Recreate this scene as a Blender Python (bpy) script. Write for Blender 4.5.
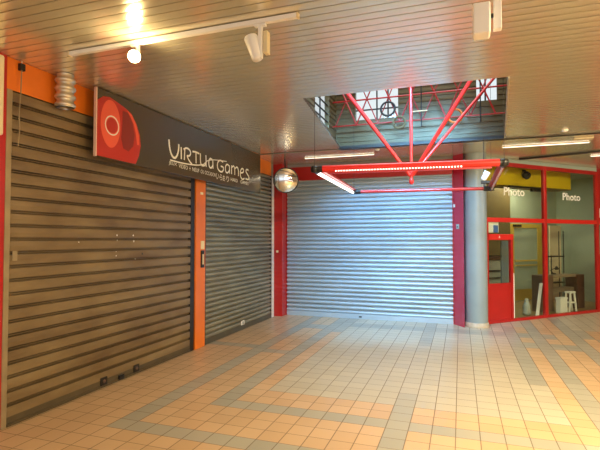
import bpy, bmesh, math, random
from mathutils import Vector, Matrix
random.seed(4)
SC = bpy.context.scene
C = SC.collection
for o in list(bpy.data.objects): bpy.data.objects.remove(o)
PI = math.pi; R2 = math.sqrt(.5)

# ------------------------------------------------------------------ camera
cam = bpy.data.cameras.new('camera'); cam.sensor_width = 36; cam.lens = 36 * 460 / 600
cam.clip_start = .05; cam.clip_end = 200
co = bpy.data.objects.new('camera', cam); C.objects.link(co)
co.location = (0, 0, 1.7)
co.rotation_euler = (PI / 2 + math.atan(14 / 460), 0, math.radians(19.2))
SC.camera = co

# ------------------------------------------------------------------ world, large lights, exposure
w = bpy.data.worlds.new('world'); SC.world = w; w.use_nodes = True
bg = w.node_tree.nodes['Background']; bg.inputs[0].default_value = (.86, .92, 1, 1); bg.inputs[1].default_value = .85

def area(name, loc, target, sx, sy, power, col):
    l = bpy.data.lights.new(name, 'AREA'); l.shape = 'RECTANGLE'; l.size = sx; l.size_y = sy
    l.energy = power; l.color = col
    o = bpy.data.objects.new(name, l); C.objects.link(o); o.location = loc
    o.rotation_euler = (Vector(target) - Vector(loc)).to_track_quat('-Z', 'Y').to_euler()
    return o
sk = area('skylight_daylight', (-.75, 5.2, 4.35), (-1.6, 9.7, 1.0), 1.9, .9, 125, (.22, .58, 1)); sk.data.spread = math.radians(62)
area('skylight_top_light', (-.7, 6.6, 6.2), (-.7, 6.6, 0), 2.2, 2.2, 110, (.80, .92, 1))
area('mall_entrance_light', (4.6, -4.5, 2.3), (2.0, 6, .5), 4.0, 1.9, 112, (1, .90, .75))
area('floor_pool_fill', (2.6, 3.2, 3.28), (2.4, 4.2, 0), 2.2, .5, 420, (1, .82, .45))  # unseen area light added for the warm pool on the right floor
area('right_mall_light', (5.6, 8.3, 3.25), (2.3, 10.8, .3), 1.6, 1.0, 105, (1, .88, .68))
area('shop_interior_light', (1.42, 13.01, 3.3), (1.42, 13.0, 0), 1.2, .7, 36, (1, .93, .74))
SC.view_settings.view_transform = 'Standard'; SC.view_settings.look = 'None'
SC.view_settings.gamma = 1; SC.view_settings.use_curve_mapping = False
SC.view_settings.exposure = 0.35

# ------------------------------------------------------------------ materials
def mat(name, col, rough=.5, metal=0., noise=0., nscale=8., emit=None, estr=1., bump=0., dirt=None, stretch=None, spec=.5, coat=0):
    m = bpy.data.materials.new(name); m.use_nodes = True
    nt = m.node_tree; b = nt.nodes['Principled BSDF']
    b.inputs['Base Color'].default_value = (*col, 1)
    b.inputs['Roughness'].default_value = rough; b.inputs['Metallic'].default_value = metal
    b.inputs['Specular IOR Level'].default_value = spec
    b.inputs['Coat Weight'].default_value = coat
    if noise or bump:
        tc = nt.nodes.new('ShaderNodeTexCoord'); mp = nt.nodes.new('ShaderNodeMapping')
        nt.links.new(tc.outputs['Object'], mp.inputs[0])
        if stretch: mp.inputs['Scale'].default_value = stretch
        nz = nt.nodes.new('ShaderNodeTexNoise'); nz.inputs['Scale'].default_value = nscale
        nz.inputs['Detail'].default_value = 5; nt.links.new(mp.outputs[0], nz.inputs['Vector'])
        if noise:
            r = nt.nodes.new('ShaderNodeValToRGB')
            r.color_ramp.elements[0].position = .3; r.color_ramp.elements[1].position = .7
            d = dirt or tuple(c * (1 - noise) for c in col)
            r.color_ramp.elements[0].color = (*d, 1); r.color_ramp.elements[1].color = (*[min(1, c * (1 + noise * .4)) for c in col], 1)
            nt.links.new(nz.outputs['Fac'], r.inputs[0]); nt.links.new(r.outputs[0], b.inputs['Base Color'])
        if bump:
            bp = nt.nodes.new('ShaderNodeBump'); bp.inputs['Strength'].default_value = bump; bp.inputs['Distance'].default_value = .01
            nt.links.new(nz.outputs['Fac'], bp.inputs['Height']); nt.links.new(bp.outputs[0], b.inputs['Normal'])
    if emit:
        b.inputs['Emission Color'].default_value = (*emit, 1); b.inputs['Emission Strength'].default_value = estr
    return m

def tile_mat(name, a, c2):
    m = bpy.data.materials.new(name); m.use_nodes = True; nt = m.node_tree; N = nt.nodes; L = nt.links
    b = N['Principled BSDF']; tc = N.new('ShaderNodeTexCoord'); sep = N.new('ShaderNodeSeparateXYZ')
    L.new(tc.outputs['Object'], sep.inputs[0])
    def M(op, x, y=None, z=None):
        n = N.new('ShaderNodeMath'); n.operation = op
        for i, v in enumerate((x, y, z)):
            if v is None: continue
            if isinstance(v, (int, float)): n.inputs[i].default_value = v
            else: L.new(v, n.inputs[i])
        return n.outputs[0]
    gx = M('DIVIDE', M('ADD', sep.outputs[0], 20.055), .2); gy = M('DIVIDE', M('ADD', sep.outputs[1], 20.0 - .015), .2)
    def edge(g, wd):
        f = M('FRACT', g); return M('LESS_THAN', M('MINIMUM', f, M('SUBTRACT', 1., f)), wd)
    gr = M('MAXIMUM', edge(gx, .021), edge(gy, .017))
    cb = N.new('ShaderNodeCombineXYZ'); L.new(M('FLOOR', gx), cb.inputs[0]); L.new(M('FLOOR', gy), cb.inputs[1])
    wn = N.new('ShaderNodeTexWhiteNoise'); wn.noise_dimensions = '2D'; L.new(cb.outputs[0], wn.inputs['Vector'])
    mx = N.new('ShaderNodeMix'); mx.data_type = 'RGBA'; mx.inputs[6].default_value = (*a, 1); mx.inputs[7].default_value = (*c2, 1)
    nz = N.new('ShaderNodeTexNoise'); nz.inputs['Scale'].default_value = 2.3; nz.inputs['Detail'].default_value = 6
    L.new(tc.outputs['Object'], nz.inputs['Vector'])
    L.new(M('ADD', M('MULTIPLY', wn.outputs['Value'], .6), M('MULTIPLY', nz.outputs['Fac'], .4)), mx.inputs[0])
    m2 = N.new('ShaderNodeMix'); m2.data_type = 'RGBA'; L.new(mx.outputs[2], m2.inputs[6]); m2.inputs[7].default_value = (.16, .115, .075, 1)
    L.new(M('MULTIPLY', gr, .85), m2.inputs[0]); L.new(m2.outputs[2], b.inputs['Base Color'])
    L.new(M('ADD', M('MULTIPLY', nz.outputs['Fac'], .22), M('ADD', .22, M('MULTIPLY', gr, .3))), b.inputs['Roughness'])
    bp = N.new('ShaderNodeBump'); bp.inputs['Strength'].default_value = .35; bp.inputs['Distance'].default_value = .004
    L.new(M('SUBTRACT', 1., gr), bp.inputs['Height']); L.new(bp.outputs[0], b.inputs['Normal'])
    return m

def glass_mat(name, tint=(1, 1, 1), ior=1.45, rough=.02):
    m = bpy.data.materials.new(name); m.use_nodes = True; nt = m.node_tree; nt.nodes.clear(); N = nt.nodes; L = nt.links
    o = N.new('ShaderNodeOutputMaterial'); t = N.new('ShaderNodeBsdfTransparent'); t.inputs[0].default_value = (*tint, 1)
    g = N.new('ShaderNodeBsdfGlossy'); g.inputs['Roughness'].default_value = rough
    lw = N.new('ShaderNodeLayerWeight'); lw.inputs[0].default_value = .5
    pw = N.new('ShaderNodeMath'); pw.operation = 'POWER'; L.new(lw.outputs['Facing'], pw.inputs[0]); pw.inputs[1].default_value = 4
    f = N.new('ShaderNodeMath'); f.operation = 'MULTIPLY_ADD'; L.new(pw.outputs[0], f.inputs[0]); f.inputs[1].default_value = .7; f.inputs[2].default_value = .035
    x = N.new('ShaderNodeMixShader')
    L.new(f.outputs[0], x.inputs[0]); L.new(t.outputs[0], x.inputs[1]); L.new(g.outputs[0], x.inputs[2]); L.new(x.outputs[0], o.inputs[0])
    return m

TILE = [tile_mat('orange_tile', (.50, .325, .185), (.61, .415, .25)),
        tile_mat('grey_tile', (.32, .30, .25), (.41, .375, .305)),
        tile_mat('beige_tile', (.43, .38, .295), (.52, .46, .35))]
SLAT = mat('slat_metal', (.86, .79, .60), .19, .62)
BACKING = mat('dark_backing', (.09, .06, .035), .8)
ORANGE = mat('orange_paint', (.80, .185, .012), .38, 0, .12, 3)
RED = mat('red_paint', (.46, .012, .010), .32, 0, .1, 3, coat=.15)
BRED = mat('bright_red_paint', (.62, .018, .012), .34)
DRED = mat('dark_red_paint', (.36, .012, .009), .35)
TAN = mat('tan_metal', (.36, .27, .15), .45, .3, .2, 6)
SH1 = mat('brown_shutter_metal', (.25, .175, .085), .42, .25, .32, 2.2, dirt=(.15, .092, .042), stretch=(1, .6, 1.6), bump=.05)
SH2 = mat('olive_shutter_metal', (.31, .29, .21), .42, .35, .30, 3, dirt=(.22, .20, .14), stretch=(1, .5, 2), bump=.03)
SH3 = mat('galvanised_shutter_metal', (.42, .50, .56), .38, .25, .10, 2, stretch=(.6, 1, 1.5))
DARK = mat('dark_steel', (.03, .024, .02), .4, .4)
BLACK = mat('black_plastic', (.012, .012, .012), .35)
WHITE = mat('white_plastic', (.92, .90, .85), .35)
CREAM = mat('cream_plastic', (.80, .68, .42), .45)
WALL = mat('rendered_wall', (.30, .24, .17), .8, 0, .1, 5)
GREY = mat('grey_column_paint', (.25, .29, .28), .42, 0, .08, 3)
STONE = mat('stone_skirting', (.50, .40, .28), .5, 0, .15, 20)
SIGNB = mat('sign_dark_acrylic', (.07, .05, .02), .24, spec=.7)
SIGNT = mat('sign_lettering', (.86, .82, .68), .5)
SRED1 = mat('sign_deep_red', (.50, .035, .02), .3)
SRED2 = mat('sign_bright_red', (.82, .12, .06), .3)
SRED3 = mat('sign_dark_red', (.26, .03, .02), .3)
CHROME = mat('convex_mirror_metal', (.95, .95, .93), .02, 1)
ALU = mat('ribbed_aluminium', (.70, .62, .48), .38, .75, .1, 10)
TUBE = mat('lit_tube', (1, 1, 1), .4, emit=(1, .95, .85), estr=2.6)
TUBE2 = mat('ceiling_tube', (1, 1, 1), .4, emit=(1, .93, .8), estr=1.1)
PTUBE = mat('unlit_tube', (.80, .60, .62), .25)
BULB = mat('lamp_bulb', (1, 1, 1), .4, emit=(1, .83, .45), estr=30)
LEDS = mat('light_slots', (1, 1, 1), .4, emit=(1, .88, .74), estr=2.4)
GLASS = glass_mat('clear_glass', (.90, .93, .88))
OLIVE = mat('shop_wall_paint', (.36, .42, .33), .7, 0, .06, 2)
YEL = mat('yellow_paint', (.92, .62, .01), .4)
DYEL = mat('ochre_door_frame_paint', (.58, .40, .06), .5)
BROWN = mat('dark_brown_laminate', (.10, .05, .03), .4, 0, .2, 6)
UMBER = mat('umber_panel', (.14, .10, .035), .6)
SHOPF = mat('shop_floor_lino', (.34, .24, .09), .5, 0, .2, 2)
PALEG = mat('pale_grey_board', (.42, .44, .40), .5)
SHAFT = mat('shaft_cladding', (.15, .105, .04), .4, .2, .25, 3, stretch=(.5, .5, 2))
BLUE = mat('blue_print', (.08, .16, .42), .5)

# ------------------------------------------------------------------ mesh helpers
class MB:
    def __init__(s): s.v = []; s.f = []; s.m = []; s.sm = []; s.cm = 0
    def add(s, vs, fs, smooth=False):
        b = len(s.v); s.v += [Vector(p) for p in vs]
        for f in fs: s.f.append([b + i for i in f]); s.m.append(s.cm); s.sm.append(smooth)
        return s
    def obox(s, o, u, v, n):
        o, u, v, n = map(Vector, (o, u, v, n)); p = []
        for k in (0, 1):
            for j in (0, 1):
                for i in (0, 1): p.append(o + u * i + v * j + n * k)
        fs = [(0, 2, 3, 1), (4, 5, 7, 6), (0, 1, 5, 4), (2, 6, 7, 3), (0, 4, 6, 2), (1, 3, 7, 5)]
        if u.cross(v).dot(n) < 0: fs = [f[::-1] for f in fs]
        return s.add(p, fs)
    def box(s, x0, x1, y0, y1, z0, z1): return s.obox((x0, y0, z0), (x1 - x0, 0, 0), (0, y1 - y0, 0), (0, 0, z1 - z0))
    def tube(s, a, b, r, n=12, r2=None, caps=True):
        a, b = Vector(a), Vector(b); d = (b - a).normalized(); r2 = r if r2 is None else r2
        x = d.orthogonal().normalized(); y = d.cross(x)
        vs = [a + (x * math.cos(t) + y * math.sin(t)) * r for t in [2 * PI * i / n for i in range(n)]]
        vs += [b + (x * math.cos(t) + y * math.sin(t)) * r2 for t in [2 * PI * i / n for i in range(n)]]
        s.add(vs, [(i, (i + 1) % n, n + (i + 1) % n, n + i) for i in range(n)], True)
        if caps: s.add(vs[:n], [tuple(range(n))[::-1]]); s.add(vs[n:], [tuple(range(n))])
        return s
    def poly_tube(s, pts, r, n=8):
        for a, b in zip(pts, pts[1:]): s.tube(a, b, r, n)
        return s
    def lathe(s, o, axis, prof, n=24, smooth=True):   # prof: (radius, height)
        o = Vector(o); d = Vector(axis).normalized(); x = d.orthogonal().normalized(); y = d.cross(x); vs = []
        for r, h in prof:
            for i in range(n):
                t = 2 * PI * i / n; vs.append(o + d * h + (x * math.cos(t) + y * math.sin(t)) * r)
        k = len(prof)
        return s.add(vs, [(j * n + i, j * n + (i + 1) % n, (j + 1) * n + (i + 1) % n, (j + 1) * n + i) for j in range(k - 1) for i in range(n)], smooth)
    def torus(s, o, axis, R, r, n=28, k=8):
        o = Vector(o); d = Vector(axis).normalized(); x = d.orthogonal().normalized(); y = d.cross(x); vs = []
        for i in range(n):
            t = 2 * PI * i / n; e = x * math.cos(t) + y * math.sin(t)
            for j in range(k):
                q = 2 * PI * j / k; vs.append(o + e * (R + r * math.cos(q)) + d * r * math.sin(q))
        return s.add(vs, [(i * k + j, ((i + 1) % n) * k + j, ((i + 1) % n) * k + (j + 1) % k, i * k + (j + 1) % k) for i in range(n) for j in range(k)], True)
    def prism(s, pts, ext):          # polygon points (3D) extruded by ext
        pts = [Vector(p) for p in pts]; ext = Vector(ext); n = len(pts)
        vs = pts + [p + ext for p in pts]
        return s.add(vs, [tuple(range(n))[::-1], tuple(range(n, 2 * n))] + [(i, (i + 1) % n, n + (i + 1) % n, n + i) for i in range(n)])
    def build(s, name, mats, parent=None, fix=True, bevel=0):
        org = parent_world(parent)
        me = bpy.data.meshes.new(name); me.from_pydata([tuple(v - org) for v in s.v], [], s.f)
        for m in (mats if isinstance(mats, (list, tuple)) else [mats]): me.materials.append(m)
        for p, mi, sm in zip(me.polygons, s.m, s.sm): p.material_index = mi; p.use_smooth = sm
        if fix:
            bm = bmesh.new(); bm.from_mesh(me); bmesh.ops.recalc_face_normals(bm, faces=bm.faces); bm.to_mesh(me); bm.free()
        me.update()
        o = bpy.data.objects.new(name, me); C.objects.link(o)
        if parent: o.parent = parent
        if bevel:
            b = o.modifiers.new('bevel', 'BEVEL'); b.width = bevel; b.segments = 2; b.limit_method = 'ANGLE'
        return o
def parent_world(p):
    v = Vector((0, 0, 0))
    while p: v += Vector(p.location); p = p.parent
    return v
def thing(name, label, cat, loc=(0, 0, 0), group=None):
    o = bpy.data.objects.new(name, None); o.empty_display_size = .1; C.objects.link(o); o.location = loc
    o['label'] = label; o['category'] = cat
    if group: o['group'] = group
    return o
def tag(o, label, cat, group=None):
    o['label'] = label; o['category'] = cat
    if group: o['group'] = group
    return o
def struct(name, mb, m, parent=None, **k):
    o = mb.build(name, m, parent, **k)
    if not parent: o['kind'] = 'structure'
    return o
def sroot(name, loc):
    o = bpy.data.objects.new(name, None); C.objects.link(o); o.location = loc; o['kind'] = 'structure'; o.empty_display_size = .1
    return o
def B(*a): return MB().box(*a)

# ------------------------------------------------------------------ floor
def tile_kind(i, j):
    G, O, Bg = 1, 0, 2
    if j > 48: return Bg if i < 5 else (G if i in (6, 9) else (O if i in (7, 8) else Bg))
    if i < -15: return O if j < 31 or j > 33 else (G if j == 33 else O)
    if i == -15: return G if j >= 17 else O
    if j < 17: return O
    if j == 17: return G if i < 11 else O
    if i in (-14, -13):
        return G if j in (32, 42, 43) else O
    if i == -12: return O if j < 21 else G
    if j in (44, 45) and -15 < i < 8: return G
    if i == -3: return G if (j < 26 or j >= 38) else Bg
    if j == 21 and -12 < i < 9: return G
    if j < 21: return O if i < 9 or i > 9 else G
    if i == -11: return O if j < 41 else G
    if j in (22, 23) and i < 5: return O
    if i == 9: return G
    if 4 <= i < 9 and j in (40, 41): return G
    if i == 4: return Bg if j < 30 else G
    if i == 5: return O
    if i == 6: return G
    if i in (7, 8): return O
    if i > 9: return O if (i + j // 9) % 5 else G
    return Bg
fl = MB()
X0, Y0 = -.055, .015
for i in range(-20, 56):
    for j in range(-35, 69):
        fl.cm = tile_kind(i, j)
        x, y = X0 + .2 * i, Y0 + .2 * j
        fl.add([(x, y, 0), (x + .2, y, 0), (x + .2, y + .2, 0), (x, y + .2, 0)], [(0, 1, 2, 3)])
fo = struct('floor', fl, TILE, fix=False)

# ------------------------------------------------------------------ ceiling of narrow metal slats with the skylight opening
CZ = 3.37
ce = MB()
def slat(y, x0a, x0b, x1a, x1b, wd=.090):
    n = 6; vs = []
    for e, (a, b) in enumerate(((x0a, x0b), (x1a, x1b))):
        for k in range(n + 1):
            t = k / n; vs.append((a + (b - a) * t, y + wd * t, CZ - .0009 * (1 - (2 * t - 1) ** 2)))
        vs.append((b, y + wd, CZ + .014)); vs.append((a, y, CZ + .014))
    m = n + 3
    ce.add(vs, [(k, m + k, m + k + 1, k + 1) for k in range(n)], True)
    ce.add(vs, [(n, m + n, m + n + 1, n + 1), (n + 2, m + n + 2, m, 0)])
def hl(y): return -1.75 + (y - 5.14) / 3.06 * -.33
def hr(y): return .48 + (y - 5.14) / 3.06 * .22
y = -7.0 + .04; HY0, HY1 = 5.14, 8.2
XL, XR = -3.925, 11.0
while y < 13.6:
    ye = y + .090
    if y > 8.20 and y < 8.33: y = 8.34; continue
    if ye > HY0 and y < HY1:
        slat(y, XL, XL, hl(y), hl(ye)); slat(y, hr(y), hr(ye), XR, XR)
    elif y > 9.7:
        slat(y, y - 9.47, ye - 9.47, XR, XR)
    else: slat(y, XL, XL, XR, XR)
    y += .1
ce.cm = 1
bz = CZ + .016
ce.box(XL, XR, -7, HY0, bz, bz + .03)
ce.prism([(XL, HY0, bz), (hl(HY0), HY0, bz), (hl(HY1), HY1, bz), (XL, HY1, bz)], (0, 0, .03))
ce.prism([(hr(HY0), HY0, bz), (XR, HY0, bz), (XR, HY1, bz), (hr(HY1), HY1, bz)], (0, 0, .03))
ce.box(XL, XR, HY1, 9.74, bz, bz + .03)
ce.prism([(.25, 9.74, bz), (XR, 9.74, bz), (XR, 13.8, bz), (4.3, 13.8, bz)], (0, 0, .03))
struct('ceiling', ce, [SLAT, BACKING])
# dark joint across the slats behind the opening
struct('trim_1', B(hl(8.2), XR, 8.215, 8.335, CZ - .018, CZ + .012), mat('dark_joint', (.06, .045, .025), .4, .5))
struct('trim_2', B(hl(8.2) - .02, hr(8.2), 8.19, 8.212, CZ - .02, CZ + .03), DARK)
struct('trim_3', MB().prism([(hr(5.14), 5.14, CZ - .012), (hr(5.14) + .02, 5.14, CZ - .012), (hr(8.2) + .02, 8.2, CZ - .012), (hr(8.2), 8.2, CZ - .012)], (0, 0, .04)), mat('pale_trim', (.62, .58, .46), .35, .5))
struct('trim_4', MB().prism([(1.16, 10.44, CZ - .03), (2.6, 9.93, CZ - .03), (2.6, 9.99, CZ - .03), (1.2, 10.50, CZ - .03)], (0, 0, .03)), DARK)

# ------------------------------------------------------------------ walls
struct('wall_left', B(-4.1, -3.93, -7, 9.95, 0, 3.42), WALL)
struct('wall_back', B(-3.93, .20, 9.80, 9.93, 0, 3.42), WALL)
XW = -3.885
struct('trim_5', B(-3.93, XW, 3.02, 9.24, 3.07, CZ - .002), ORANGE, bevel=.004)      # orange band over the left shutters

# ------------------------------------------------------------------ roller shutters
def curtain(o, u, nrm, width, z0, z1, pitch, kind):
    o, u, nrm = Vector(o), Vector(u), Vector(nrm); pr = []
    z = z0
    while z < z1 - 1e-4:
        if kind == 'flat':
            P = [(0, .010), (.045, .013), (.090, .010), (.091, -.036), (.1045, -.038), (.105, .000), (.1105, .000), (.111, -.036), (.1245, -.036)]
            for h, d in P: pr.append((z + h * pitch / .125, d))
        elif kind == 'rib':
            P = [(0, .004), (.03, .011), (.056, .010), (.078, .002), (.079, -.036), (.096, -.038), (.097, .002), (.105, .002), (.106, -.036), (.1245, -.036)]
            for h, d in P: pr.append((z + h * pitch / .125, d))
        else:
            k = 8; bw = .66 if kind == 'deep' else .50; rec = .056 if kind == 'deep' else .040; A = .024 if kind == 'deep' else .017
            for i in range(k): t = i / (k - 1); pr.append((z + t * pitch * bw, A * math.sin(PI * t) ** .8 - .010))
            pr.append((z + (bw + .02) * pitch, -rec)); pr.append((z + .985 * pitch, -rec))
        z += pitch
    pr = [(min(a, z1), d) for a, d in pr] + [(z1, 0)]
    mb = MB(); vs = []
    for h, d in pr:
        p = o + nrm * d + Vector((0, 0, h)); vs += [p, p + u * width]
    mb.add(vs, [(2 * i, 2 * i + 1, 2 * i + 3, 2 * i + 2) for i in range(len(pr) - 1)], False)
    return mb
# brown shutter
t = thing('roller_shutter', 'brown roller shutter with wide flat slats between the red and orange posts', 'shutter', (XW, 4.55, 0))
curtain((XW, 3.09, 0), (0, 1, 0), (1, 0, 0), 2.97, .09, 3.07, .125, 'flat').build('slat_curtain', SH1, t)
MB().box(XW - .02, XW + .012, 3.09, 6.06, .002, .09).box(XW + .012, XW + .024, 3.09, 6.06, .01, .03).build('bottom_bar', mat('dark_bottom_rail', (.12, .09, .05), .45, .4, .2, 5), t)
B(-3.925, XW + .012, 3.035, 3.09, 0, 3.07).build('guide_rail', TAN, t, bevel=.003)
B(-3.925, XW + .015, 6.06, 6.165, 0, 3.07).build('guide_rail', DARK, t)
for y_ in (4.28, 4.84):
    l = MB().box(XW + .012, XW + .026, y_ - .05, y_ + .05, .03, .12).build('lock', DARK, t, bevel=.004)
    MB().lathe((XW + .026, y_, .075), (1, 0, 0), [(0, .006), (.02, .006), (.022, 0)], 14).build('keyhole_cover', BROWN, l)
MB().box(XW + .012, XW + .04, 4.52, 4.60, .02, .07).build('pull_handle', BLACK, t, bevel=.004)
random.seed(7)
for (yy, zz, r) in ((4.47, 1.745, .012), (4.475, 1.685, .008), (4.46, 1.55, .006), (4.46, 1.50, .008), (4.76, 1.745, .011), (4.77, 1.675, .013), (4.80, 1.45, .008), (3.89, 1.665, .007)):
    pts = [(XW + .0135, yy + r * (.7 + .5 * random.random()) * math.cos(a), zz + r * (.7 + .5 * random.random()) * math.sin(a)) for a in [PI * k / 4 for k in range(8)]]
    MB().prism(pts, (.0012, 0, 0)).build('glue_residue', WHITE, t)
MB().lathe((XW + .012, 4.94, 1.51), (1, 0, 0), [(0, .004), (.013, .004), (.015, 0)], 12).build('rivet', BLACK, t)
B(XW + .0105, XW + .015, 3.115, 3.165, 1.50, 1.59).build('sticker', TAN, t)
# olive shutter
t = thing('roller_shutter', 'grey-olive ribbed roller shutter under the dark shop sign, nearest the back corner', 'shutter', (XW, 7.85, 0))
curtain((XW, 6.50, 0), (0, 1, 0), (1, 0, 0), 2.72, .10, 3.07, .083, 'rib').build('slat_curtain', SH2, t)
B(XW - .02, XW + .012, 6.50, 9.22, .002, .10).build('bottom_bar', mat('dull_bottom_rail', (.12, .11, .08), .45, .4, .2, 5), t)
B(-3.925, XW + .02, 6.465, 6.50, 0, 3.07).build('guide_rail', DARK, t)
B(-3.925, XW + .012, 9.22, 9.245, 0, 3.07).build('guide_rail', DARK, t)
B(XW + .013, XW + .022, 7.78, 7.90, .09, .17).build('lock_plate', WHITE, t)
B(XW + .0225, XW + .03, 7.825, 7.85, .10, .16).build('lock_slot', BLACK, t)
# galvanised shutter
YB = 9.72
t = thing('roller_shutter', 'galvanised steel roller shutter lit bluish across the back wall', 'shutter', (-1.95, YB, 0))
curtain((-3.70, YB, 0), (1, 0, 0), (0, -1, 0), 3.56, .10, 3.0, .0925, 'deep').build('slat_curtain', SH3, t)
B(-3.70, -.14, YB - .014, YB + .02, .002, .10).build('bottom_bar', SH3, t)
B(-2.05, -1.99, YB - .03, YB - .014, .035, .06).build('pull_handle', DARK, t)
B(-3.705, -3.69, YB - .02, YB + .03, 0, 3.0).build('guide_rail', DRED, t)
B(-.145, -.13, YB - .02, YB + .03, 0, 3.0).build('guide_rail', RED, t)

# ------------------------------------------------------------------ posts, header, column
t = thing('shutter_post', 'orange post between the two left hand shutters', 'post', (-3.88, 6.3, 0))
B(-3.928, XW + .03, 6.185, 6.465, 0, 3.069).build('post_body', ORANGE, t, bevel=.004)
k = B(XW + .03, XW + .05, 6.32, 6.41, 1.25, 1.52).build('lock_box', DARK, t, bevel=.004)
B(XW + .05, XW + .056, 6.345, 6.375, 1.30, 1.46).build('key_switch', CREAM, k)
B(XW + .03, XW + .038, 6.32, 6.42, 1.54, 1.67).build('sticker', CREAM, t)
B(XW + .0305, XW + .036, 6.30, 6.38, 2.40, 2.44).build('bracket', CREAM, t)
t = thing('shutter_post', 'red corner post left of the galvanised shutter', 'post', (-3.8, 9.6, 0))
B(-3.928, -3.71, 9.46, 9.79, 0, CZ - .002).build('post_body', RED, t, bevel=.005)
B(-3.85, -3.80, 9.452, 9.459, 1.40, 1.45).build('sticker', CREAM, t)
t = thing('corner_strip', 'narrow white vertical strip beside the red corner post', 'strip', (-3.86, 9.35, 0))
B(-3.928, XW - .01, 9.26, 9.44, 0, 3.05).build('strip', mat('white_strip', (.75, .72, .66), .5), t)
t = thing('shutter_post', 'glossy red angled post between the galvanised shutter and the grey column', 'post', (0, 9.6, 0))
MB().prism([(-.125, 9.79, 0), (-.125, 9.70, 0), (.065, 9.43, 0), (.07, 9.50, 0), (.07, 9.79, 0)], (0, 0, CZ - .002)).build('post_body', mat('glossy_red_paint', (.55, .02, .05), .16, 0, .12, 2, coat=.6), t)
MB().obox((-.065, 9.602, 1.90), (.045, -.064, 0), (0, 0, .09), (-.006, -.004, 0)).build('key_plate', PALEG, t)
MB().obox((-.05, 9.575, 1.925), (.012, -.017, 0), (0, 0, .03), (-.008, -.006, 0)).build('keyhole', BLACK, t)
MB().obox((-.12, 9.68, 2.33), (.03, -.042, 0), (0, 0, .06), (-.006, -.004, 0)).build('tape_scrap', WHITE, t)
t = thing('shutter_header', 'dark red box beam across the top of the galvanised shutter', 'beam', (-1.9, 9.7, 3))
B(-3.70, -.135, 9.63, 9.79, 3.0, 3.30).build('header_beam', DRED, t, bevel=.006)
t = thing('round_column', 'round grey painted column with a pale stone foot', 'column', (.29, 9.64, 0))
MB().lathe((.29, 9.64, 0), (0, 0, 1), [(.205, .09), (.205, CZ - .002)], 40).build('column_shaft', GREY, t)
MB().lathe((.29, 9.64, 0), (0, 0, 1), [(.218, .001), (.218, .088), (.206, .092)], 40).build('column_foot', STONE, t)
t = thing('end_post', 'red post at the left edge with a cream box on it', 'post', (-3.83, 2.9, 0))
B(-3.928, XW + .012, 2.70, 3.03, 0, CZ - .002).build('post_body', RED, t)
B(XW + .013, XW + .06, 2.70, 2.975, 2.62, 3.34).build('junction_box', CREAM, t, bevel=.02)

# ------------------------------------------------------------------ shop sign
SX = -3.72
t = thing('shop_sign', 'long dark fascia sign with red round emblem and pale game shop lettering', 'sign', (-3.79, 6.1, 2.6))
B(SX - .03, SX, 3.965, 8.30, 2.60, CZ - .012).build('sign_box', SIGNB, t, bevel=.004)
B(SX - .031, SX + .003, 3.950, 3.964, 2.60, CZ - .012).build('edge_strip', mat('pink_edge', (.85, .55, .42), .4), t)
def disc(pts, d, name, m, par, dd=.002): return MB().prism([(SX + d, a, b) for a, b in pts], (dd, 0, 0)).build(name, m, par)
def ell(cy, cz, ry, rz, n=36, a0=0, a1=2 * PI, rot=0):
    out = []
    for i in range(n):
        q = a0 + (a1 - a0) * i / (n if a1 - a0 > 6.28 else n - 1); a, b = ry * math.cos(q), rz * math.sin(q)
        out.append((cy + a * math.cos(rot) - b * math.sin(rot), cz + a * math.sin(rot) + b * math.cos(rot)))
    return out
body = [(3.967, 2.61), (3.967, 3.22), (4.05, 3.28), (4.15, 3.30), (4.30, 3.27), (4.42, 3.24), (4.52, 3.20), (4.61, 3.10), (4.67, 2.98), (4.69, 2.85), (4.66, 2.72), (4.60, 2.61)]
em = disc(body, .001, 'red_emblem', SRED1, t)
disc(ell(4.17, 3.00, .155, .27), .0032, 'emblem_disc', SRED2, em)
disc([(4.36, 3.20), (4.45, 3.20), (4.53, 3.10), (4.57, 2.96), (4.55, 2.82), (4.47, 2.74), (4.38, 2.76), (4.34, 2.88), (4.36, 3.05)], .0032, 'emblem_recess', SRED3, em)
hi = [(4.44, 3.22), (4.52, 3.19), (4.60, 3.09), (4.65, 2.97), (4.66, 2.85), (4.62, 2.85), (4.60, 2.97), (4.56, 3.08), (4.49, 3.17)]
disc(hi, .0034, 'emblem_rim', SRED2, em)
disc(ell(4.19, 2.985, .085, .085), .0055, 'emblem_button', SRED1, em)
rg = MB(); N_ = 40; vs = []
for i in range(N_):
    q = 2 * PI * i / N_
    for r in (.098, .112): vs.append((SX + .0062, 4.19 + r * math.cos(q), 2.985 + r * math.sin(q)))
rg.add(vs, [(2 * i, 2 * i + 1, (2 * i + 3) % (2 * N_), (2 * i + 2) % (2 * N_)) for i in range(N_)])
rg.build('emblem_ring', SIGNT, em)
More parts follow.
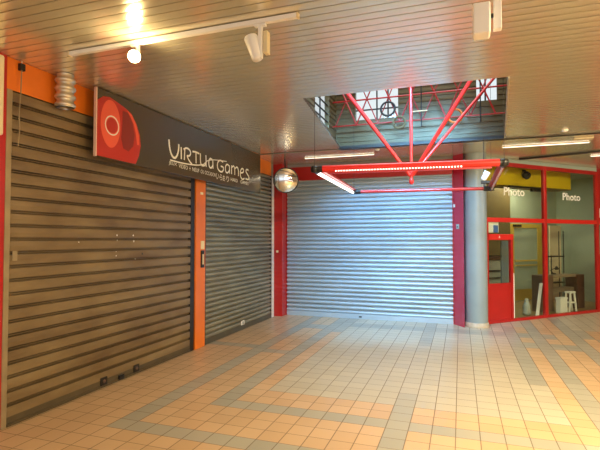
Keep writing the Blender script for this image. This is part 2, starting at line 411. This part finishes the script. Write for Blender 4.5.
# hand drawn capitals: strokes in sign coordinates (y, z)
def stroke(mb, pts, wd=.022, w2=None):
    w2 = w2 or wd; pts = [Vector((a, b)) for a, b in pts]
    for _ in range(2):
        q = [pts[0]]
        for a, b in zip(pts, pts[1:]): q += [a * .75 + b * .25, a * .25 + b * .75]
        pts = q + [pts[-1]]
    n = len(pts); vs = []
    for i, p in enumerate(pts):
        d = (pts[min(i + 1, n - 1)] - pts[max(i - 1, 0)]); d = d.normalized() if d.length > 1e-9 else Vector((1, 0)); nn = Vector((-d.y, d.x))
        ww = wd + (w2 - wd) * i / (n - 1)
        for s_ in (-.5, .5): vs.append((SX + .004, *(p + nn * ww * s_)))
    mb.add(vs, [(2 * i, 2 * i + 1, 2 * i + 3, 2 * i + 2) for i in range(n - 1)])
def letter(strokes, wd=.026):
    mb = MB()
    for s_ in strokes: stroke(mb, s_, wd)
    mb.build('letter', SIGNT, lt)
lt = bpy.data.objects.new('lettering', None); C.objects.link(lt); lt.parent = t; lt.location = (0, 0, 0); lt.empty_display_size = .1
letter([[(5.27, 3.05), (5.28, 2.95), (5.33, 2.84), (5.41, 2.81), (5.47, 2.87), (5.50, 2.96), (5.50, 3.03)]], .032)
letter([[(5.56, 3.00), (5.565, 2.83)]], .03)
letter([[(5.64, 2.83), (5.65, 2.99)], [(5.62, 2.98), (5.70, 3.02), (5.80, 2.99), (5.80, 2.93), (5.74, 2.90), (5.70, 2.91), (5.76, 2.84), (5.84, 2.80)]])
letter([[(5.85, 2.99), (5.94, 3.00), (6.04, 2.99)], [(5.945, 3.0), (5.95, 2.83)]])
letter([[(6.07, 3.00), (6.07, 2.86), (6.11, 2.82), (6.20, 2.83), (6.23, 2.88)], [(6.23, 3.0), (6.24, 2.82)]])
letter([[(6.42, 2.96), (6.36, 2.98), (6.31, 2.92), (6.33, 2.83), (6.40, 2.82), (6.44, 2.88)], [(6.44, 2.97), (6.45, 2.82)]])
letter([[(6.78, 2.98), (6.66, 3.00), (6.58, 2.93), (6.60, 2.83), (6.72, 2.80), (6.79, 2.84), (6.79, 2.90), (6.70, 2.90)]])
letter([[(6.98, 2.95), (6.91, 2.97), (6.85, 2.91), (6.87, 2.82), (6.95, 2.82), (7.00, 2.88)], [(7.0, 2.96), (7.01, 2.82)]])
letter([[(7.08, 2.82), (7.08, 2.97)], [(7.08, 2.93), (7.15, 2.98), (7.20, 2.94), (7.20, 2.82)], [(7.20, 2.93), (7.28, 2.98), (7.34, 2.94), (7.34, 2.82)]])
letter([[(7.44, 2.89), (7.54, 2.91), (7.55, 2.97), (7.47, 2.98), (7.41, 2.91), (7.42, 2.82), (7.50, 2.77), (7.58, 2.81)]])
letter([[(7.75, 2.98), (7.67, 2.99), (7.63, 2.95), (7.70, 2.90), (7.78, 2.86), (7.74, 2.80), (7.63, 2.81)]])
sw = MB(); stroke(sw, [(5.30, 2.775), (5.6, 2.775), (5.95, 2.80), (6.15, 2.84), (6.20, 2.87), (6.28, 2.93), (6.50, 2.975), (6.90, 3.01)], .020, .012); sw.build('swoosh', SIGNT, lt)
def text_mesh(body, name, par, m, org, ux, uz, width, height, depth=.002):
    c = bpy.data.curves.new(name, 'FONT'); c.body = body; c.extrude = 0; c.offset = .018 if body == 'Photo' else 0; c.resolution_u = 3
    o = bpy.data.objects.new(name, c); C.objects.link(o)
    dg = bpy.context.evaluated_depsgraph_get(); me = bpy.data.meshes.new_from_object(o.evaluated_get(dg))
    bpy.data.objects.remove(o); bpy.data.curves.remove(c)
    xs = [v.co.x for v in me.vertices]; ys = [v.co.y for v in me.vertices]
    sx = width / (max(xs) - min(xs)); sy = height / (max(ys) - min(ys)); off = parent_world(par)
    ux, uz, org = Vector(ux), Vector(uz), Vector(org); x0, y0 = min(xs), min(ys)
    for v in me.vertices: v.co = org + ux * ((v.co.x - x0) * sx) + uz * ((v.co.y - y0) * sy) - off
    me.materials.clear(); me.materials.append(m); me.name = name
    q = bpy.data.objects.new(name, me); C.objects.link(q); q.parent = par
    return q
for wd_, y_, w_ in (('JEUX', 5.27, .19), ('VIDEO', 5.50, .23), ('+', 5.77, .035), ('NEUF', 5.85, .19), ('OU', 6.08, .09), ('OCCASION', 6.20, .34), ('HARD', 7.05, .26), ('GAMES', 7.42, .33)):
    text_mesh(wd_, 'tagline_word', lt, SIGNT, (SX + .004, y_, 2.70), (0, 1, 0), (0, 0, 1), w_, .058)
for ch_, y_ in (('い', 6.56), ('ら', 6.67), ('お', 6.77), ('り', 6.90)):
    text_mesh(ch_, 'tagline_character', lt, SIGNT, (SX + .004, y_, 2.67), (0, 1, 0), (0, 0, 1), .085, .095)

# ------------------------------------------------------------------ small fittings by the left shutters
t = thing('ribbed_duct', 'short ribbed metal duct hanging from the ceiling before the orange band', 'duct', (-3.745, 3.66, 3.03))
pr = []
for k_ in range(4):
    z_ = k_ * .083
    pr += [(.080, z_), (.094, z_ + .006), (.100, z_ + .022), (.094, z_ + .038), (.080, z_ + .046), (.079, z_ + .07)]
MB().lathe((-3.77, 3.585, 3.03), (0, 0, 1), [(.0, .004), (.080, 0)] + pr + [(.080, .334)], 28).build('duct_body', ALU, t)
t = thing('cable_clamp', 'small dark clamp with a hanging cord on the orange band', 'clamp', (-3.83, 3.17, 3.30))
B(XW + .001, XW + .04, 3.145, 3.195, 3.275, 3.34).build('clamp_block', DARK, t, bevel=.004)
MB().poly_tube([(XW + .02, 3.17, 3.34), (XW + .02, 3.17, 3.367)], .005).build('hook', ALU, t)
MB().poly_tube([(XW + .045, 3.15, 3.27), (XW + .05, 3.14, 3.05), (XW + .05, 3.125, 2.85), (XW + .05, 3.135, 2.72), (XW + .05, 3.12, 2.55)], .005, 6).build('cord', TAN, t)

# ------------------------------------------------------------------ track lights
TZ = CZ - .006
def track(x0, x1, label):
    t = thing('lighting_track', label, 'track', ((x0 + x1) / 2, 3.15, TZ))
    MB().box(x0, x1, 3.13, 3.17, TZ - .035, TZ).build('track_rail', WHITE, t, bevel=.004)
    B(x0 - .012, x0, 3.128, 3.172, TZ - .037, TZ).build('end_cap', CREAM, t); B(x1, x1 + .012, 3.128, 3.172, TZ - .037, TZ).build('end_cap', CREAM, t)
track(-3.26, -1.12, 'white ceiling track holding the glowing spotlight')
track(-.25, 1.9, 'white ceiling track at the top right holding one spotlight')
def spot(x, label, aim, length, r0, r1, lit=False, drop=.14):
    t = thing('track_spotlight', label, 'spotlight', (x, 3.15, TZ - .036))
    z = TZ - .036
    B(x - .035, x + .035, 3.132, 3.168, z - .02, z - .001).build('adapter', WHITE, t, bevel=.004)
    B(x + .012, x + .036, 3.135, 3.165, z - .02 - drop * .9, z - .02).build('arm', CREAM if not lit else WHITE, t, bevel=.003)
    aim = Vector(aim).normalized(); c = Vector((x - .012, 3.15, z - drop * .55 - .02))
    h = MB().lathe(c - aim * length * .45, aim, [(0, 0), (r0 * .9, 0), (r0, .01), (r1, length), (r1 * .88, length), (r1 * .85, length - .02), (0, length - .025)], 24).build('lamp_head', WHITE, t)
    if lit:
        MB().lathe(c + aim * (length * .55 - .02), aim, [(r1 * .86, .014), (r1 * .6, .026), (0, .032)], 20).build('bulb', BULB, h)
        l = bpy.data.lights.new('spot_glow', 'POINT'); l.energy = 15; l.color = (1, .74, .36); l.shadow_soft_size = .04
        o = bpy.data.objects.new('spot_glow', l); C.objects.link(o); o.parent = h; o.location = c + aim * (length * .6 + .03) - parent_world(h)
    return t
spot(-2.56, 'glowing track spotlight turned towards the room', (.62, -.78, -.34), .11, .042, .052, True)
t = thing('track_spotlight', 'unlit white track spotlight near the track right end', 'spotlight', (-1.41, 3.15, TZ - .036))
B(-1.46, -1.37, 3.132, 3.168, TZ - .056, TZ - .037).build('adapter', WHITE, t, bevel=.004)
B(-1.425, -1.395, 3.125, 3.16, 3.06, TZ - .056).build('arm', WHITE, t, bevel=.004)
B(-1.388, -1.355, 3.14, 3.20, 3.10, 3.27).build('ballast_box', CREAM, t, bevel=.004)
MB().lathe((-1.49, 3.14, 3.235), (.30, .0, -.95), [(0, 0), (.050, 0), (.054, .01), (.040, .175), (.036, .19), (0, .192)], 24).build('lamp_head', WHITE, t)
t = thing('track_spotlight', 'white boxy track spotlight at the top edge of the ceiling', 'spotlight', (.19, 3.15, TZ - .036))
B(.16, .30, 3.132, 3.168, TZ - .056, TZ - .037).build('adapter', WHITE, t, bevel=.004)
B(.215, .262, 3.125, 3.18, 3.035, TZ - .056).build('arm', WHITE, t, bevel=.004)
B(.09, .195, 3.09, 3.21, 3.005, 3.205).build('lamp_head', WHITE, t, bevel=.010)
B(.195, .215, 3.14, 3.16, 3.12, 3.14).build('pivot', DARK, t)

# ------------------------------------------------------------------ convex mirror
mc = Vector((-3.37, 8.8, 2.905)); md = Vector((.42, -.9, -.16)).normalized()
t = thing('convex_mirror', 'round convex security mirror with a dark rim in the back corner', 'mirror', mc)
Rm = .55; pr = [(Rm * math.sin(a), Rm * math.cos(a) - Rm * math.cos(.47)) for a in [.47 * (1 - k_ / 12) for k_ in range(13)]]
MB().lathe(mc, md, pr, 48).build('mirror_face', CHROME, t)
MB().torus(mc, md, .252, .011, 48, 10).build('rim', BLACK, t)
MB().lathe(mc, -md, [(.254, 0), (.2, .03), (.0, .05)], 32).build('back_shell', BLACK, t)
MB().poly_tube([mc - md * .045, mc - md * .13 + Vector((0, 0, .05)), (mc.x - .08, mc.y + .14, CZ + .0)], .014, 10).build('bracket', DARK, t)

# ------------------------------------------------------------------ hanging red light frame
FZ = 2.55
NL, NR, FL, FR = Vector((-1.67, 5.34, FZ)), Vector((.47, 5.55, FZ)), Vector((-1.80, 8.13, FZ)), Vector((.50, 8.34, FZ))
t = thing('hanging_light_frame', 'square red light frame hung below the skylight on red rods', 'light frame', (-.63, 6.85, FZ))
def beam(a, b, hw, hh, mb=None):
    a, b = Vector(a), Vector(b); d = (b - a); n = Vector((-d.y, d.x, 0)).normalized()
    mb = mb or MB(); mb.obox(a - n * hw - Vector((0, 0, hh)), d, n * 2 * hw, (0, 0, 2 * hh)); return mb
def along(a, b, k): return a + (b - a).normalized() * k
fb = MB().tube(along(NL, NR, .10), along(NR, NL, .05), .043, 20).build('front_beam', BRED, t)
dn = (NR - NL).normalized(); fn = Vector((dn.y, -dn.x, 0))
sl = MB(); nsl = 44
for i in range(nsl):
    p = NL + dn * (.26 + i * 1.46 / nsl) + Vector((0, 0, -.026))
    sl.obox(p + fn * .034, dn * .014, fn * .006, Vector((0, 0, -.014)))
sl.build('light_slots', LEDS, fb)
rim = MB().obox(NL + dn * .16 + Vector((0, 0, -.062)) - fn * .01, dn * 1.86, Vector((0, 0, .03)), fn * .02).build('slot_channel', DRED, fb)
MB().tube(along(FL, FR, .08), along(FR, FL, .06), .028, 16).build('rear_beam', RED, t)
for a, b, m, nm in ((NL, FL, TUBE, 'left'), (NR, FR, PTUBE, 'right')):
    sb = beam(along(a, b, .10), along(b, a, .06), .045, .014); 
    o = sb.build('side_beam', DRED, t)
    o.data.transform(Matrix.Translation((0, 0, .03)))
    MB().tube(along(a, b, .16) - Vector((0, 0, .022)), along(b, a, .12) - Vector((0, 0, .022)), .022 if m is TUBE else .013, 14).build('fluorescent_tube', m, o)
for p, q1, q2 in ((NL, NR, FL), (NR, NL, FR), (FL, FR, NL), (FR, FL, NR)):
    jm = MB().tube(along(p, q1, .12), along(p, q1, -.02), .042, 14).tube(p, along(p, q2, .13), .042, 14)
    jm.lathe(p, (0, 0, 1), [(0, -.045), (.044, -.035), (.05, 0), (.044, .035), (0, .045)], 16).build('corner_joint', BLACK, t)
ND = Vector((-.66, 6.75, 2.59))
MB().tube((-.655, 6.75, 2.52), (-.655, 6.75, 5.2), .022, 12).build('central_rod', BRED, t)
MB().lathe((-.655, 6.75, 2.52), (0, 0, 1), [(0, -.04), (.03, -.03), (.036, .02), (.024, .05)], 14).build('rod_foot', BRED, t)
for e in ((-1.62, 6.2, 3.95), (.28, 6.2, 3.94), (.62, 7.6, 4.30), (-1.9, 7.7, 4.30)):
    e = Vector(e); s0 = ND + (e - ND).normalized() * .03
    MB().tube(s0, ND + (e - ND) * 1.75, .027 if e.y < 7 else .021, 12).build('strut', BRED, t)
for p in (NL, NR, FL, FR):
    MB().tube(p + Vector((0, 0, .04)), (p.x, min(p.y, 8.14), 5.6), .003, 6).build('suspension_wire', DARK, t)
# white spot hanging at the far right corner
t = thing('pendant_spotlight', 'small white spotlight on a thin dark stem beside the grey column', 'spotlight', (.39, 8.1, CZ - .02))
MB().tube((.375, 8.05, CZ), (.375, 8.05, 2.55), .007, 8).build('stem', DARK, t)
MB().lathe((.36, 8.05, 2.66), (.45, -.1, .85), [(0, 0), (.035, 0), (.045, .02), (.052, .15), (.03, .155), (0, .15)], 18).build('lamp_head', mat('bright_white', (.95, .95, .92), .3), t)
B(.33, .47, 8.02, 8.08, 2.60, 2.65).build('stem_plate', BLACK, t, bevel=.006)

# ------------------------------------------------------------------ ceiling tube lights, plate, detector
def ctube(x0, x1, y_, label):
    t = thing('ceiling_tube_light', label, 'tube light', ((x0 + x1) / 2, y_, CZ - .006))
    B(x0, x1, y_ - .011, y_ + .011, CZ - .012, CZ - .003).build('housing', CREAM, t, bevel=.003)
    MB().tube((x0 + .02, y_, CZ - .019), (x1 - .02, y_, CZ - .019), .0075, 10).build('fluorescent_tube', TUBE2, t)
ctube(-3.02, -1.56, 8.93, 'slim ceiling tube light above the left half of the galvanised shutter')
ctube(.72, 2.12, 9.02, 'slim ceiling tube light in front of the glazed photo shop')
ctube(2.46, 3.6, 10.55, 'slim ceiling tube light at the right edge over the photo shop')
t = thing('ceiling_plate', 'small pale rectangular plate on the ceiling at upper right', 'plate', (1.93, 8.66, CZ - .003))
B(1.79, 2.07, 8.58, 8.73, CZ - .028, CZ - .003).build('plate', CREAM, t, bevel=.004)
for x_, y_, lb in ((-1.44, 8.5, 'tiny round detector behind the skylight opening'), (1.53, 7.93, 'tiny round detector on the slats near the pale plate')):
    t = thing('smoke_detector', lb, 'detector', (x_, y_, CZ - .002))
    MB().lathe((x_, y_, CZ - .002), (0, 0, -1), [(.045, 0), (.042, .02), (.02, .03), (0, .03)], 18).build('detector_body', WHITE, t)

# ------------------------------------------------------------------ skylight shaft above the opening
def ribbed(x0, x1, y0, y1, z0, z1, axis):
    mb = B(x0, x1, y0, y1, z0, z1); z = z0 + .06
    while z < z1 - .03:
        if axis == 'y': mb.box(x0, x1, y0 - .012, y0, z, z + .045)
        else: mb.box(x1, x1 + .012, y0, y1, z, z + .045)
        z += .09
    return mb
bk = MB()
SB = 8.235
for a in ((-2.2, .74, CZ + .05, 3.86), (-2.2, -1.79, 3.86, 4.46), (-1.02, .28, 3.86, 4.46), (.60, .74, 3.86, 4.46), (-2.2, .74, 4.46, 5.8), (.28, .60, 3.86, 4.02)):
    x0, x1, z0, z1 = a; q = ribbed(x0, x1, SB, SB + .08, z0, z1, 'y'); bk.add(q.v, q.f)
struct('wall_skylight_back', bk, SHAFT)
lf = MB()
for a in ((5.0, 8.235, CZ + .05, 3.64), (5.0, 6.9, 3.64, 4.30), (7.75, 8.235, 3.64, 4.30), (5.0, 8.235, 4.30, 5.8)):
    y0, y1, z0, z1 = a; q = ribbed(-2.24, -2.16, y0, y1, z0, z1, 'x'); lf.add(q.v, q.f)
struct('wall_skylight_left', lf, SHAFT)
struct('wall_skylight_right', B(.74, .82, 5.0, 8.31, CZ + .05, 5.8), SHAFT)
struct('wall_skylight_front', B(-2.2, .8, 5.0, 5.08, CZ + .05, 5.8), SHAFT)
def win(nm, quad, bars):
    r = sroot(nm, quad[0])
    struct('window_pane', MB().add(quad, [(0, 1, 2, 3)]), GLASS, r)
    b = MB()
    for a_, b_ in bars: b.tube(a_, b_, .014, 8)
    struct('window_frame', b, DARK, r)
win('window_3', [(-1.79, SB + .03, 3.86), (-1.02, SB + .03, 3.86), (-1.02, SB + .03, 4.46), (-1.79, SB + .03, 4.46)],
    [((-1.79, SB + .02, 3.86), (-1.02, SB + .02, 3.86)), ((-1.79, SB + .02, 4.05), (-1.02, SB + .02, 4.05)), ((-1.4, SB + .02, 3.86), (-1.4, SB + .02, 4.46)), ((-1.2, SB + .02, 3.86), (-1.2, SB + .02, 4.46))])
win('window_4', [(-2.2, 6.9, 3.64), (-2.2, 7.75, 3.64), (-2.2, 7.75, 4.30), (-2.2, 6.9, 4.30)],
    [((-2.19, 6.9, z_), (-2.19, 7.75, z_)) for z_ in (3.76, 3.9, 4.05)] + [((-2.19, 7.3, 3.64), (-2.19, 7.3, 4.3))])
win('window_5', [(.28, SB + .03, 4.02), (.60, SB + .03, 4.02), (.60, SB + .03, 4.46), (.28, SB + .03, 4.46)],
    [((.28, SB + .02, 4.02), (.6, SB + .02, 4.46)), ((.42, SB + .02, 4.02), (.42, SB + .02, 4.46))])
# red truss crossing the shaft in front of its back wall
t = thing('skylight_truss', 'red steel truss crossing inside the skylight opening', 'truss', (-.7, 8.0, 4.0))
yt = 7.98
MB().tube((-2.15, yt, 4.16), (.73, yt, 4.16), .014, 10).build('chord', RED, t)
MB().tube((-2.15, yt, 3.72), (.73, yt, 3.72), .011, 10).build('chord', RED, t)
MB().tube((-2.15, yt, 4.62), (.73, yt, 4.62), .022, 10).build('chord', RED, t)
xs_ = [-2.1, -1.72, -1.34, -.96, -.58, -.2, .18, .56]
for i, (a, b) in enumerate(zip(xs_, xs_[1:])):
    z0, z1 = (3.72, 4.62) if i % 2 else (4.62, 3.72)
    MB().tube((a, yt, z0), (b, yt, z1), .013, 8).build('diagonal_brace', DRED if i % 2 else RED, t)
    MB().tube((a, yt, z1), (b, yt, z0), .010, 8).build('diagonal_brace', DRED, t)
for cx, cz, r, m in ((-1.16, 3.95, .12, DARK), (-.97, 3.70, .10, UMBER), (-.06, 3.73, .11, ORANGE)):
    MB().torus((cx, yt - .03, cz), (0, 1, 0), r, .018, 28, 8).build('ring_plate', m, t)
for x_ in (-.60, .33): MB().tube((x_, yt - .02, 3.60), (x_, yt - .02, 4.6), .010, 8).build('hanger', DARK, t)
MB().tube((-.74, yt - .04, 3.86), (-.50, yt - .04, 3.86), .010, 8).build('conduit', CREAM, t)
t = thing('skylight_glazing', 'glass roof panel at the top of the skylight shaft', 'roof glazing', (-.7, 6.6, 6.5))
del_me = t; bpy.data.objects.remove(del_me)
struct('window_6', B(-2.2, .8, 5.0, 8.3, 6.45, 6.47), GLASS)

# ------------------------------------------------------------------ photo shop (front at 45 degrees)
P0 = Vector((.50, 9.97, 0)); US = Vector((R2, R2, 0)); UN = Vector((-R2, R2, 0)); UZ = Vector((0, 0, 1))
def S(s, n, z): return P0 + US * s + UN * n + UZ * z
def SBX(s0, s1, n0, n1, z0, z1, mb=None):
    mb = mb or MB(); return mb.obox(S(s0, n0, z0), US * (s1 - s0), UN * (n1 - n0), UZ * (z1 - z0))
# shell
struct('floor', SBX(-.1, 5.0, .0, 2.0, .004, .02), SHOPF)
struct('wall_shop_back', SBX(-.3, 5.2, 2.0, 2.1, 0, 3.42), OLIVE)
struct('wall_shop_right', SBX(5.0, 5.1, 0, 2.0, 0, 3.42), OLIVE)
struct('wall_shop_left', SBX(-.3, -.2, .1, 2.0, 0, 3.42), UMBER)
struct('ceiling', SBX(-.3, 5.2, .06, 2.1, 3.345, 3.42), OLIVE)
# front bays
w1 = sroot('window_1', S(0, 0, 0)); w2 = sroot('window_2', S(1.78, 0, 0))
def fr(nm, a, par, m=RED, bev=.004): return struct(nm, SBX(*a), m, par, bevel=bev)
D0, D1 = -.035, .035
fr('mullion', (1.70, 1.79, D0, D1, 0, 3.285), w2)
fr('mullion', (3.53, 3.62, D0, D1, 0, 3.285), w2)
fr('top_rail', (-.12, 1.70, D0, D1, 3.20, 3.285), w1, DRED)
fr('top_rail', (1.79, 3.53, D0, D1, 3.20, 3.285), w2, DRED)
fr('reflection_tone_fascia', (-.12, 3.62, .0, .03, 3.285, CZ - .002), w2, OLIVE)  # closes the gap; its grey-green paints in the reflection above the frame
fr('transom', (-.03, 1.70, D0, D1, 2.045, 2.135), w1, BRED)
fr('transom', (1.79, 3.53, D0, D1, 2.045, 2.135), w2, BRED)
fr('sill', (-.03, 1.70, D0, D1, .002, .06), w1)
fr('sill', (1.79, 3.53, D0, D1, .002, .06), w2)
fr('side_post', (-.03, .02, D0, D1, .06, 2.045), w1)
fr('hatch_post', (.66, .72, D0, D1, .06, 1.80), w1)
fr('hatch_head', (.02, .72, D0 - .01, D1, 1.68, 1.80), w1, BRED)
fr('red_panel', (.02, .66, -.02, .02, .06, .80), w1, RED)
fr('door_edge_strip', (.725, .75, -.03, .02, .07, .99), w1, WHITE)
for nm, a, par in (('glass_pane', (.0, 1.70, -.004, .004, 2.135, 3.20), w1), ('glass_pane', (.72, 1.70, -.004, .004, .06, 2.045), w1),
                   ('glass_pane', (.02, .66, -.004, .004, .80, 1.68), w1), ('glass_pane', (.02, .72, -.004, .004, 1.80, 2.045), w1),
                   ('glass_pane', (1.79, 3.53, -.004, .004, 2.135, 3.20), w2), ('glass_pane', (1.79, 3.53, -.004, .004, .06, 2.045), w2)):
    struct(nm, SBX(*a), GLASS, par)
LW = mat('white_lettering', (.9, .9, .86), .4, emit=(1, 1, .95), estr=0)
text_mesh('Photo', 'lettering', w1, LW, S(.50, -.007, 2.60), US, UZ, .62, .175)
text_mesh('Photo', 'lettering', w2, LW, S(2.36, -.007, 2.57), US, UZ, .62, .165)
struct('hatch_emblem', MB().prism([S(.31 + .03 * math.cos(a), -.047, 1.735 + .035 * math.sin(a)) for a in [PI / 2 + 2 * PI * k / 3 for k in range(3)]], UN * .001), mat('pale_mark', (.8, .5, .4), .4), w1)
t = thing('poster', 'small white and blue poster in the window above the red hatch', 'poster', S(.17, .01, 1.84))
SBX(.03, .35, .008, .012, 1.83, 2.06).build('sheet', WHITE, t)
SBX(.20, .335, .0065, .0075, 1.83, 1.98).build('blue_print', BLUE, t)
# bay beyond the right mullion
w3 = sroot('window_7', S(3.62, 0, 0))
fr('red_panel', (3.62, 5.2, -.02, .02, 0, 1.35), w3, RED); fr('transom', (3.62, 5.2, D0, D1, 2.045, 2.135), w3, BRED)
fr('upper_panel', (3.62, 5.2, -.02, .02, 2.135, CZ - .002), w3, DRED)
struct('glass_pane', SBX(3.62, 5.2, -.004, .004, 1.35, 2.045), GLASS, w3)
struct('notice', SBX(3.66, 3.95, -.03, -.022, 2.2, 2.42), WHITE, w3)
struct('wall_mall_right', B(11.0, 11.2, -7, 13.9, 0, 3.42), mat('mall_wall_paint', (.50, .47, .40), .7))
struct('wall_right', MB().obox(S(5.1, -.02, 0), (6.9, 0, 0), (0, .1, 0), (0, 0, 3.42)), WALL)
# interior
t = thing('ceiling_bulkhead', 'yellow bulkhead hanging across the photo shop window top', 'bulkhead', S(1.8, .8, 2.92))
SBX(.0, 3.56, .6, 1.0, 2.92, 3.344).build('bulkhead_box', YEL, t)
SBX(1.2, 3.56, .58, 1.02, 2.90, 2.92).build('bulkhead_edge', mat('dark_ochre', (.25, .16, .02), .5), t)
t = thing('spotlight', 'black spotlight fixed to the yellow bulkhead', 'spotlight', S(1.86, .55, 3.2))
MB().lathe(S(1.86, .58, 3.20), S(1.5, -.6, 2.6) - S(1.86, .58, 3.2), [(0, 0), (.06, .0), (.085, .06), (.085, .14), (.06, .13), (0, .12)], 18).build('lamp_head', BLACK, t)
SBX(1.82, 1.90, .56, .6, 3.16, 3.30).build('bracket', BLACK, t)
t = thing('lighting_track', 'black lighting track under the yellow bulkhead', 'track', S(1.9, .55, 2.9))
SBX(1.30, 2.5, .52, .56, 2.865, 2.90).build('track_rail', BLACK, t)
SBX(2.05, 2.4, .50, .57, 2.80, 2.865).build('driver_box', BLACK, t)
d = sroot('door_1', S(3.7, 1.99, 0))
struct('door_leaf', SBX(3.17, 4.10, 1.955, 1.995, .02, 2.0), OLIVE, d)
struct('door_frame', SBX(4.10, 4.32, 1.94, 1.999, .02, 2.11), DYEL, d)
struct('door_frame', SBX(3.02, 3.17, 1.94, 1.999, .02, 2.11), DYEL, d)
struct('door_frame', SBX(3.17, 4.10, 1.94, 1.999, 2.0, 2.11), DYEL, d)
struct('push_bar', SBX(3.2, 4.08, 1.925, 1.953, 1.09, 1.13, SBX(3.2, 4.08, 1.925, 1.953, .97, 1.0)), DYEL, d)
struct('kick_panel', SBX(3.18, 4.09, 1.945, 1.954, .04, .34), DYEL, d)
struct('door_closer', SBX(3.12, 3.42, 1.90, 1.94, 2.03, 2.09), DARK, d)
t = thing('yellow_post', 'slim yellow upright against the shop back wall', 'post', S(2.93, 1.95, 0))
SBX(2.86, 3.0, 1.93, 1.999, .021, 3.34).build('post_body', DYEL, t)
t = thing('display_cabinet', 'dark wall cabinet with pale lower board seen above the red hatch panel', 'cabinet', S(2.3, 1.8, 0))
SBX(1.9, 2.84, 1.78, 1.995, 1.28, 3.34).build('cabinet_body', UMBER, t)
SBX(1.9, 2.62, 1.74, 1.995, 1.16, 1.26).build('shelf', BROWN, t)
SBX(1.9, 2.55, 1.84, 1.995, .021, 1.15).build('lower_board', PALEG, t)
SBX(1.88, 2.6, 1.70, 1.838, .88, .90).build('shelf', DARK, t); SBX(1.88, 2.6, 1.70, 1.838, .70, .715).build('shelf', DARK, t)
SBX(2.56, 2.62, 1.74, 1.995, .021, 1.15).build('side_panel', BROWN, t)
t = thing('glass_screen', 'grey-blue screen behind the hatch window', 'screen', S(1.0, .5, 0))
SBX(.86, 1.17, .38, .41, .7, 1.66).build('screen_panel', mat('screen_grey', (.20, .23, .24), .25), t)
SBX(.88, .90, .38, .41, .021, .7, SBX(1.13, 1.15, .38, .41, .021, .7)).build('leg', DARK, t)
t = thing('desk', 'dark brown desk with side cabinets behind the photo shop glass', 'desk', S(2.8, .5, .02))
SBX(2.22, 2.60, .42, .70, .021, .86).build('side_cabinet', mat('mid_brown_laminate', (.17, .10, .065), .45, 0, .2, 6), t, bevel=.004)
SBX(3.46, 3.74, .42, .72, .021, .84).build('side_cabinet', BROWN, t, bevel=.004)
SBX(2.60, 3.46, .44, .70, .79, .85).build('tabletop', mat('worn_wood_top', (.30, .22, .14), .45), t, bevel=.004)
SBX(2.60, 3.46, .5, .68, .44, .54).build('drawer', mat('worn_drawer', (.20, .15, .10), .5), t)
t = thing('shelf_rack', 'dark metal shelf rack standing behind the desk', 'rack', S(3.3, 1.0, 0))
for a in ((3.15, .86), (3.62, .86), (3.15, .98), (3.62, .98)): MB().tube(S(a[0], a[1], .021), S(a[0], a[1], 1.90 if a[0] > 3.3 else 1.3), .012, 8).build('upright', DARK, t)
for z_ in (1.25, .60): SBX(3.13, 3.64, .85, .99, z_, z_ + .03).build('shelf', DARK, t)
t = thing('lit_column_panel', 'cream panel standing in for the light-lit column behind the shelf rack', 'panel', S(3.9, 1.5, 0))
SBX(4.00, 4.46, 1.50, 1.53, .021, 2.06).build('panel', mat('cream_panel', (.78, .66, .44), .5), t)  # cream colour puts in the bright look of a light-lit column
t = thing('storage_box', 'small white box on the floor left of the step stool', 'box', S(2.68, .2, .02))
SBX(2.44, 2.68, .14, .26, .021, .34).build('box_body', WHITE, t, bevel=.004)
SBX(2.43, 2.69, .13, .27, .341, .37).build('lid', WHITE, t, bevel=.003)
t = thing('step_stool', 'white step stool in front of the dark desk cabinet', 'stool', S(3.0, .25, 0))
SBX(2.78, 2.98, .14, .28, .45, .49).build('top_step', WHITE, t, bevel=.004)
SBX(2.80, 3.0, .15, .27, .22, .25).build('lower_step', WHITE, t, bevel=.004)
for s0, s1 in ((2.79, 2.75), (2.93, 3.0)):
    for n_ in (.15, .25):
        MB().obox(S(s1, n_, .021), US * .045, UN * .02, (S(s0, n_, .45) - S(s1, n_, .021))).build('leg', WHITE, t)
t = thing('leaning_board', 'narrow white board leaning beside the red mullion', 'board', S(1.9, .2, 0))
MB().obox(S(1.50, .06, .021), US * .10, UN * .012, S(2.02, .34, .70) - S(1.50, .06, .021)).build('board', WHITE, t)
t = thing('bin_bag', 'pale crumpled plastic bag on the shop floor left of the desk', 'bag', S(1.65, .6, .02))
bm_ = MB(); prb = [(0, 0), (.07, .01), (.09, .06), (.075, .14), (.085, .2), (.05, .28), (.03, .32), (.045, .36), (0, .35)]
bm_.lathe(S(1.55, .32, .021), (0, 0, 1), prb, 14)
random.seed(3)
for v in bm_.v: v += Vector((random.uniform(-.012, .012), random.uniform(-.012, .012), 0))
bm_.build('bag_body', PALEG, t)
t = thing('desk_lamp', 'small dark desk lamp lying low on the desk top', 'lamp', S(2.9, .6, .86))
MB().lathe(S(2.86, .6, .862), (0, 0, 1), [(0, 0), (.06, 0), (.055, .02), (0, .025)], 16).build('base', DARK, t)
MB().poly_tube([S(2.86, .6, .88), S(2.75, .6, .95), S(2.98, .6, 1.02)], .008).build('arm', DARK, t)
MB().lathe(S(2.97, .6, 1.04), (.2, .3, -1), [(0, 0), (.02, 0), (.05, .07)], 14).build('lamp_shade', DARK, t)
